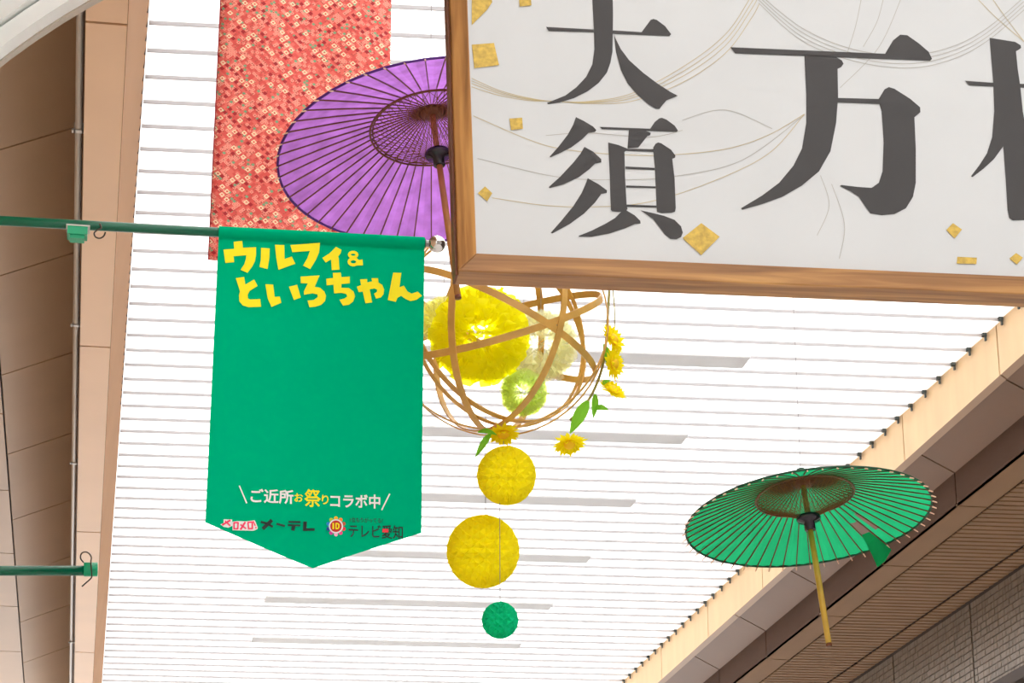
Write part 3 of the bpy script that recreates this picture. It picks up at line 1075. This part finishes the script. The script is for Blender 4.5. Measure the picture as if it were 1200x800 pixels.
# ================================================================ PAPER UMBRELLAS
def umbrella(label, cpx, Y, R, ax, n, paper, edge, shaft_mat, shaft_end, torn=False, phase=0.0):
    cen = atY(cpx[0], cpx[1], Y)
    ax = V(ax).normalized()
    q = V((0, 0, 1)).rotation_difference(ax) @ Quaternion((0, 0, 1), phase)
    root = tag(empty('paper_umbrella', cen, q), label, 'umbrella', 'paper umbrellas hanging under the arcade roof')
    hA = 0.35 * R

    def zc(r):
        return hA * (1 - (r / R) ** 1.12)
    # canopy: each gore dips slightly between ribs
    m = MB()
    rings = [0.05, 0.14, 0.25, 0.36, 0.47, 0.58, 0.66, 0.74, 0.82, 0.9, 1.0]
    sub = 2
    K = n * sub
    for r in rings:
        for k in range(K):
            a = 2 * math.pi * k / K
            sag = (0.0 if k % sub == 0 else 0.006 * r)
            rr = r * R * (1 - (0.0 if k % sub == 0 else 0.012 * (r > 0.99)))
            m.v.append((rr * math.cos(a), rr * math.sin(a), zc(rr) + 0.004 - sag))
    torn_k = None
    if torn:
        rr_ = ray(*torn)
        hit = EYE + rr_ * ((cen - EYE).dot(ax) / rr_.dot(ax)) - cen
        hit.rotate(q.inverted())
        torn_k = int(math.atan2(hit.y, hit.x) / (2 * math.pi) * n) % n
    for i in range(len(rings) - 1):
        for k in range(K):
            if torn_k is not None and k // sub == torn_k and 4 < i < 8 and k % sub == 0:
                continue
            if torn_k is not None and k // sub == torn_k + 1 and i >= 6:
                continue
            k2 = (k + 1) % K
            m.f.append((i * K + k, i * K + k2, (i + 1) * K + k2, (i + 1) * K + k))
            m.mi.append(0)
    o = m.build('paper_canopy', paper, root)
    # rim cord
    m = MB()
    m.tube([(R * 1.0 * math.cos(2 * math.pi * k / n), R * math.sin(2 * math.pi * k / n), zc(R) + 0.001) for k in range(n)], 0.0055, 6, closed=True)
    m.build('rim_cord', edge, root)
    # ribs, struts and rib tips
    rib = MB()
    prof = [0.03, 0.2, 0.42, 0.7, 1.0]
    for a, b in zip(prof, prof[1:]):
        A, B = V((a * R, 0, zc(a * R))), V((b * R, 0, zc(b * R)))
        wa = 0.0021 if a > 0.3 else 0.0012
        rib.box(A + V((0, -wa, -0.005)), B - A, (0, 2 * wa, 0), (0, 0, 0.005))
    rib_me = rib.mesh('rib', M['rib'])
    tip_me = MB().tube([(R * 1.0, 0, zc(R) - 0.005), (R * 1.035, 0, zc(R * 1.035) - 0.008)], [0.0035, 0.0025], 6).mesh('rib_tip', M['tip'])
    sA, sB = V((0.055 * R, 0, 0.012)), V((0.40 * R, 0, zc(0.40 * R) - 0.006))
    st_me = MB().tube([sA, sB], [0.0011, 0.0016], 5).mesh('strut', M['thread'])
    for k in range(n):
        a = 2 * math.pi * k / n
        r_ = link('rib', rib_me, root)
        r_.rotation_euler.z = a
        t_ = link('rib_tip', tip_me, r_)
        s_ = link('strut', st_me, root)
        s_.rotation_euler.z = a
    # lattice of threads between the struts
    m = MB()
    steps = 9
    for k in range(0, n, 2):
        for sg in (-1, 1):
            P = []
            for j in range(steps):
                t = 0.16 + 0.84 * j / (steps - 1)
                p = sA.lerp(sB, t)
                a = 2 * math.pi * (k + sg * 0.9 * j) / n
                P.append((p.x * math.cos(a), p.x * math.sin(a), p.z - 0.004))
            m.tube(P, 0.0011, 4, cap=False)
    m.build('thread_lattice', M['thread'], root, kind='stuff')
    m = MB()
    for (rr, w_) in ((0.405, 0.0045), (0.388, 0.003)):
        m.tube([(rr * R * math.cos(2 * math.pi * k / 72), rr * R * math.sin(2 * math.pi * k / 72), zc(rr * R) - 0.012) for k in range(72)], w_, 5, closed=True)
    m.build('thread_ring', M['rib'], root)
    # hub at the top, sliding runner, shaft
    MB().lathe([(0.03, hA - 0.03), (0.05, hA - 0.022), (0.052, hA - 0.004), (0.03, hA + 0.012)], 24).build('top_hub', M['rib'], root, smooth=True)
    MB().lathe([(0.018, hA + 0.012), (0.022, hA + 0.02), (0.018, hA + 0.05), (0.006, hA + 0.055)], 16).build('ferrule', edge, root, smooth=True)
    MB().lathe([(0.022, -0.052), (0.024, -0.05), (0.024, -0.015), (0.048, -0.008), (0.053, 0.002), (0.050, 0.012), (0.02, 0.022)], 28).build('runner', M['lacquer'], root, smooth=True)
    L = V(shaft_end)
    MB().tube([(0, 0, hA), (0, 0, 0), (0, 0, -0.05)], 0.0125, 12).build('upper_shaft', M['bamboo_brown'], root, smooth=True)
    sh = MB().tube([(0, 0, -0.05), (0, 0, -0.25), (0, 0, -L.z)], [0.0125, 0.0135, 0.0125], 12).build('handle', shaft_mat, root, smooth=True)
    MB().tube([(0, 0, -L.z + 0.0), (0, 0, -L.z - 0.012)], 0.0128, 12).build('handle_end', M['rib'], sh, smooth=True)
    # wire up to the roof
    apex = cen + ax * (hA + 0.05)
    top = V((apex.x, apex.y, 9.55))
    inv = Matrix.Translation(cen) @ q.to_matrix().to_4x4()
    inv = inv.inverted()
    MB().tube([inv @ apex, inv @ top], 0.0014, 5).build('hanging_wire', M['wire'], root)
    return root, zc, torn_k


umbrella('purple paper umbrella with brown ribs, partly behind the wooden framed sign', (513.3, 181.6), 8.6, 0.638, (-0.1016, 0.1959, 1), 52,
         M['purple_paper'], M['purple_edge'], M['bamboo_brown'], (0, 0, 0.66), phase=0.03)
gu, gz, gk = umbrella('green paper umbrella with a long yellow bamboo handle and one torn panel', (947.6, 608), 9.5, 0.529, (-0.069, 0.1428, 1), 54,
                  M['green_paper'], M['green_edge'], M['bamboo_yellow'], (0, 0, 0.565), torn=(1040, 635))
# hanging torn flap of the green umbrella
a = 2 * math.pi * (gk + 1.5) / 54
m = MB()
P = []
for i in range(4):
    for j in range(3):
        r = 0.80 + 0.075 * i
        aa = a + (j - 1) * 0.05 + 0.03 * i / 3 * (j - 1)
        rr = 0.529 * r
        drop = 0.045 * (i / 3) ** 1.3 * (1 + 0.6 * (j - 1)) + 0.006 + 0.012 * (j == 1) * (i / 3)
        P.append((rr * math.cos(aa), rr * math.sin(aa), gz(rr) - drop))
m.raw(P, [(i * 3 + j, i * 3 + j + 1, (i + 1) * 3 + j + 1, (i + 1) * 3 + j) for i in range(3) for j in range(2)])
o = m.build('torn_flap', M['green_paper'], gu)
sd = o.modifiers.new('thick', 'SOLIDIFY')
sd.thickness = 0.0015

# ================================================================ BAMBOO HOOP BALL
BY = 9.8
bc = atY(584, 381, BY)
BR = 127.5 * (atY(585, 381, BY) - bc).length
ball = tag(empty('bamboo_hoop_ball', bc), 'large open ball of bent bamboo hoops trimmed with yellow flowers', 'decoration')


def on_ball(px, py):
    d = ray(px, py).normalized()
    oc = EYE - bc
    b = oc.dot(d)
    disc = b * b - (oc.dot(oc) - BR * BR)
    if disc < 0:
        t = -b
        return ((EYE + d * t) - bc).normalized() * BR
    return EYE + d * (-b - math.sqrt(disc)) - bc


def hoop(p, q, wd=0.030, scale=1.0, a0=0, a1=360, name='bamboo_hoop'):
    n = on_ball(*p).cross(on_ball(*q)).normalized()
    e1 = on_ball(*p).normalized()
    e2 = n.cross(e1)
    hoop_n(n, e1, e2, wd, scale, a0, a1, name)


def hoop_n(n, e1, e2, wd, scale, a0=0, a1=360, name='bamboo_hoop'):
    m = MB()
    K = 60
    full = a1 - a0 >= 359
    r0, r1 = BR * scale, BR * scale - 0.006
    for i in range(K + (0 if full else 1)):
        a = math.radians(a0 + (a1 - a0) * i / K)
        d = e1 * math.cos(a) + e2 * math.sin(a)
        for (r, s_) in ((r0, -1), (r0, 1), (r1, 1), (r1, -1)):
            m.v.append(tuple(d * r + n * (s_ * wd / 2)))
    for i in range(K):
        i2 = (i + 1) % K if full else i + 1
        for j in range(4):
            j2 = (j + 1) % 4
            m.f.append((i * 4 + j, i * 4 + j2, i2 * 4 + j2, i2 * 4 + j))
            m.mi.append(0)
    o = m.build(name, M['bamboo'], ball)
    return o


hoop((532, 330), (556, 492), 0.031, 1.0)
hoop((663, 335), (610, 480), 0.030, 0.992)
hoop((512, 317), (690, 418), 0.031, 0.984)
hoop((500, 417), (690, 361), 0.031, 0.976)
hoop((500, 422), (645, 494), 0.026, 0.968)
hoop((498, 436), (640, 499), 0.022, 0.961)
hoop((498, 476), (572, 503), 0.014, 1.005)
hoop((711, 360), (695, 445), 0.016, 1.008)
MB().tube([V((0, 0, BR)), V((0, 0, 9.55 - bc.z))], 0.0015, 5).build('hanging_wire', M['wire'], ball)


def flower(parent, px, py, depth, r, facing, name='flower'):
    """composite bloom: fringe of narrow petals in layers around a domed centre"""
    loc = atY(px, py, BY - depth) - bc
    nz = V(facing).normalized()
    q = V((0, 0, 1)).rotation_difference(nz)
    c = MB().lathe([(0.34 * r * math.cos(t), 0.05 * r + 0.28 * r * math.sin(t)) for t in [i * math.pi / 12 for i in range(6)]] + [(0.01 * r, 0.33 * r)], 14).build(name, M['petal_in'], parent, smooth=True)
    c.location = loc
    c.rotation_mode = 'QUATERNION'
    c.rotation_quaternion = q
    m = MB()
    for lay, (n, l, up) in enumerate(((16, 1.0, 0.10), (15, 0.92, 0.32), (14, 0.78, 0.55), (11, 0.55, 0.8))):
        for k in range(n):
            a = 2 * math.pi * (k + 0.5 * lay) / n + random.uniform(-.08, .08)
            d, t = V((math.cos(a), math.sin(a), 0)), V((-math.sin(a), math.cos(a), 0))
            ll = l * r * random.uniform(0.85, 1.1)
            w_ = 0.13 * r
            h = up * r * 0.55
            p0, p1, p2 = d * (0.2 * r), d * (0.2 * r + ll * 0.5) + V((0, 0, h * .6)), d * ll + V((0, 0, h + random.uniform(-.06, .06) * r))
            m.raw([p0 - t * w_ * .5, p0 + t * w_ * .5, p1 + t * w_, p2, p1 - t * w_], [(0, 1, 2, 3, 4)])
    pe = m.build('petals', M['petal'], c, kind='stuff')
    return c


def leaf(pts, Y, parent, name='leaf'):
    """leaf from base to tip in photo pixels, half-width in metres"""
    (a, b, hw, bend) = pts
    A, B = atY(*a, Y) - bc, atY(*b, Y + bend) - bc
    d = (B - A)
    side = d.cross(V((0, -1, 0.2))).normalized()
    nrm = side.cross(d).normalized()
    m = MB()
    K = 6
    for i in range(K + 1):
        t = i / K
        w_ = hw * math.sin(math.pi * min(1, t * 0.92 + 0.06)) ** 0.8
        mid = A + d * t + nrm * (0.02 * math.sin(math.pi * t))
        m.v += [tuple(mid - side * w_ + nrm * 0.006), tuple(mid), tuple(mid + side * w_ + nrm * 0.006)]
    for i in range(K):
        for j in range(2):
            m.f.append((i * 3 + j, i * 3 + j + 1, i * 3 + j + 4, i * 3 + j + 3))
            m.mi.append(0)
    return m.build(name, M['leaf'], parent)


ytr = bc.y - BY + 0.0
flower(ball, 717, 398, 0.08, 0.085, (0.75, -0.7, 0.3))
flower(ball, 718, 426, 0.10, 0.080, (0.8, -0.7, -0.1))
flower(ball, 717, 458, 0.08, 0.078, (0.45, -0.7, 0.7))
flower(ball, 667, 519, 0.10, 0.080, (0.1, -0.4, -0.95))
flower(ball, 590, 507, 0.05, 0.080, (0.05, -0.3, -0.95))
leaf(((689, 470), (668, 508), 0.028, -0.04), BY - 0.1, ball)
leaf(((697, 462), (695, 490), 0.016, -0.02), BY - 0.06, ball)
leaf(((696, 480), (713, 481), 0.014, -0.02), BY - 0.08, ball)
leaf(((712, 428), (707, 403), 0.016, 0.0), BY - 0.1, ball)
leaf(((575, 508), (557, 536), 0.015, -0.03), BY - 0.08, ball)
leaf(((560, 507), (582, 510), 0.013, -0.03), BY - 0.08, ball)
leaf(((706, 452), (716, 446), 0.010, -0.02), BY - 0.08, ball)
P = [atY(px, py, BY - 0.06) - bc for px, py in spl([(714, 340), (711, 390), (707, 425), (697, 455), (683, 478), (668, 492)], 5)]
MB().tube(P, 0.006, 6).build('flower_stem', M['stem'], ball, smooth=True)
P = [atY(px, py, BY) - bc for px, py in spl([(716, 322), (720, 360), (720, 395)], 5)]
MB().tube(P, 0.003, 5).build('flower_stem', M['stem'], ball)


# tissue pompoms inside the ball
def pompom(px, py, Y, rpx, mat, label, hang_to):
    c = atY(px, py, Y)
    R_ = rpx * (atY(px + 1, py, Y) - c).length
    root = tag(empty('tissue_pompom', c), label, 'pompom', 'tissue pompoms inside the bamboo hoop ball')
    m = MB()
    n = 240
    rnd = random.Random(int(px * 7 + py))
    for i in range(n):
        z = 1 - 2 * (i + .5) / n
        a = i * 2.39996
        d = V((math.sqrt(1 - z * z) * math.cos(a), math.sqrt(1 - z * z) * math.sin(a), z))
        t = V((rnd.uniform(-1, 1), rnd.uniform(-1, 1), rnd.uniform(-1, 1)))
        s1 = d.cross(t).normalized()
        s2 = d.cross(s1)
        w1, w2 = R_ * .22, R_ * .06
        k = rnd.uniform(.9, 1.02)
        b = d * (R_ * .45)
        o_ = d * (R_ * k)
        m.raw([b, o_ - s1 * w1 - d * (R_ * .12) + s2 * w2, o_ - s1 * w1 * .4 - s2 * w2, o_ + s1 * w1 * .4 + s2 * w2, o_ + s1 * w1 - d * (R_ * .12) - s2 * w2],
              [(0, 1, 2), (0, 2, 3), (0, 3, 4)])
    m.build('tissue_leaves', mat, root, kind='stuff')
    MB().tube([(0, 0, R_ * .8), (0, 0, hang_to - c.z)], 0.0012, 5).build('thread', M['wire'], root)
    return root


pompom(562, 392, BY - 0.12, 60, M['pom_yellow'], 'bright yellow tissue pompom inside the bamboo hoop ball', bc.z + BR * .95)
pompom(634, 405, BY + 0.20, 45, M['pom_pale'], 'whitish yellow tissue pompom at the right inside the bamboo hoop ball', bc.z + BR * .9)
pompom(614, 460, BY - 0.02, 29, M['pom_lime'], 'pale lime tissue pompom low inside the bamboo hoop ball', bc.z + BR * .9)
pompom(520, 376, BY + 0.23, 30, M['pom_cream'], 'cream tissue pompom at the left inside the bamboo hoop ball', bc.z + BR * .75)


# honeycomb paper balls
def honeycomb(px, py, Y, rpx, mat, label, strings, nlon=28, nlat=18, rotz=0.3):
    c = atY(px, py, Y)
    R_ = rpx * (atY(px + 1, py, Y) - c).length
    root = tag(empty('honeycomb_ball', c), label, 'paper ball', 'honeycomb paper balls strung below the bamboo ball')
    m = MB()

    def P(i, j, r):
        th = math.pi * (0.02 + 0.96 * j / nlat)
        a = 2 * math.pi * i / nlon + rotz
        return V((math.sin(th) * math.cos(a), math.sin(th) * math.sin(a), math.cos(th))) * (R_ * r)
    for j in range(0, nlat):
        for i in range(nlon):
            if (i + j) % 2:
                continue
            # diamond cell between (i-1..i+1, j-1..j+1)
            N_, E_, S_, W_ = P(i, max(j - 1, 0), 1), P(i + 1, j, 1), P(i, min(j + 1, nlat), 1), P(i - 1, j, 1)
            Cc = (N_ + E_ + S_ + W_) / 4 * 0.81
            m.raw([N_, E_, S_, W_, Cc], [(0, 4, 1), (1, 4, 2), (2, 4, 3), (3, 4, 0)])
    m.build('paper_cells', mat, root, kind='stuff')
    # closing seam card and the string loops
    a = math.radians(-80)
    sm = [V((math.sin(t) * math.cos(a), math.sin(t) * math.sin(a), math.cos(t))) * (R_ * 1.0) for t in [math.pi * (.03 + .94 * i / 20) for i in range(21)]]
    MB().tube(sm, 0.0022, 5).build('seam', mat, root)
    for (p, q) in strings:
        A, B = atY(*p, Y), atY(*q, Y)
        MB().tube([A - c, B - c], 0.0017, 5).build('string', M['steel'], root)
    return root


honeycomb(593.5, 557, BY - 0.02, 34.5, M['yellow_honey'], 'yellow honeycomb paper ball, upper and smaller of the two yellow ones', [((590, 523), (590, 505))])
honeycomb(566, 646, BY + 0.25, 42.5, M['yellow_honey'], 'large yellow honeycomb paper ball hanging in the middle of the string', [((569, 604), (569, 488))], nlon=32, nlat=20)
honeycomb(586, 726.5, BY - 0.08, 21.5, M['green_honey'], 'small green honeycomb paper ball at the bottom of the string', [((586, 706), (585.5, 589))], nlon=24, nlat=14)
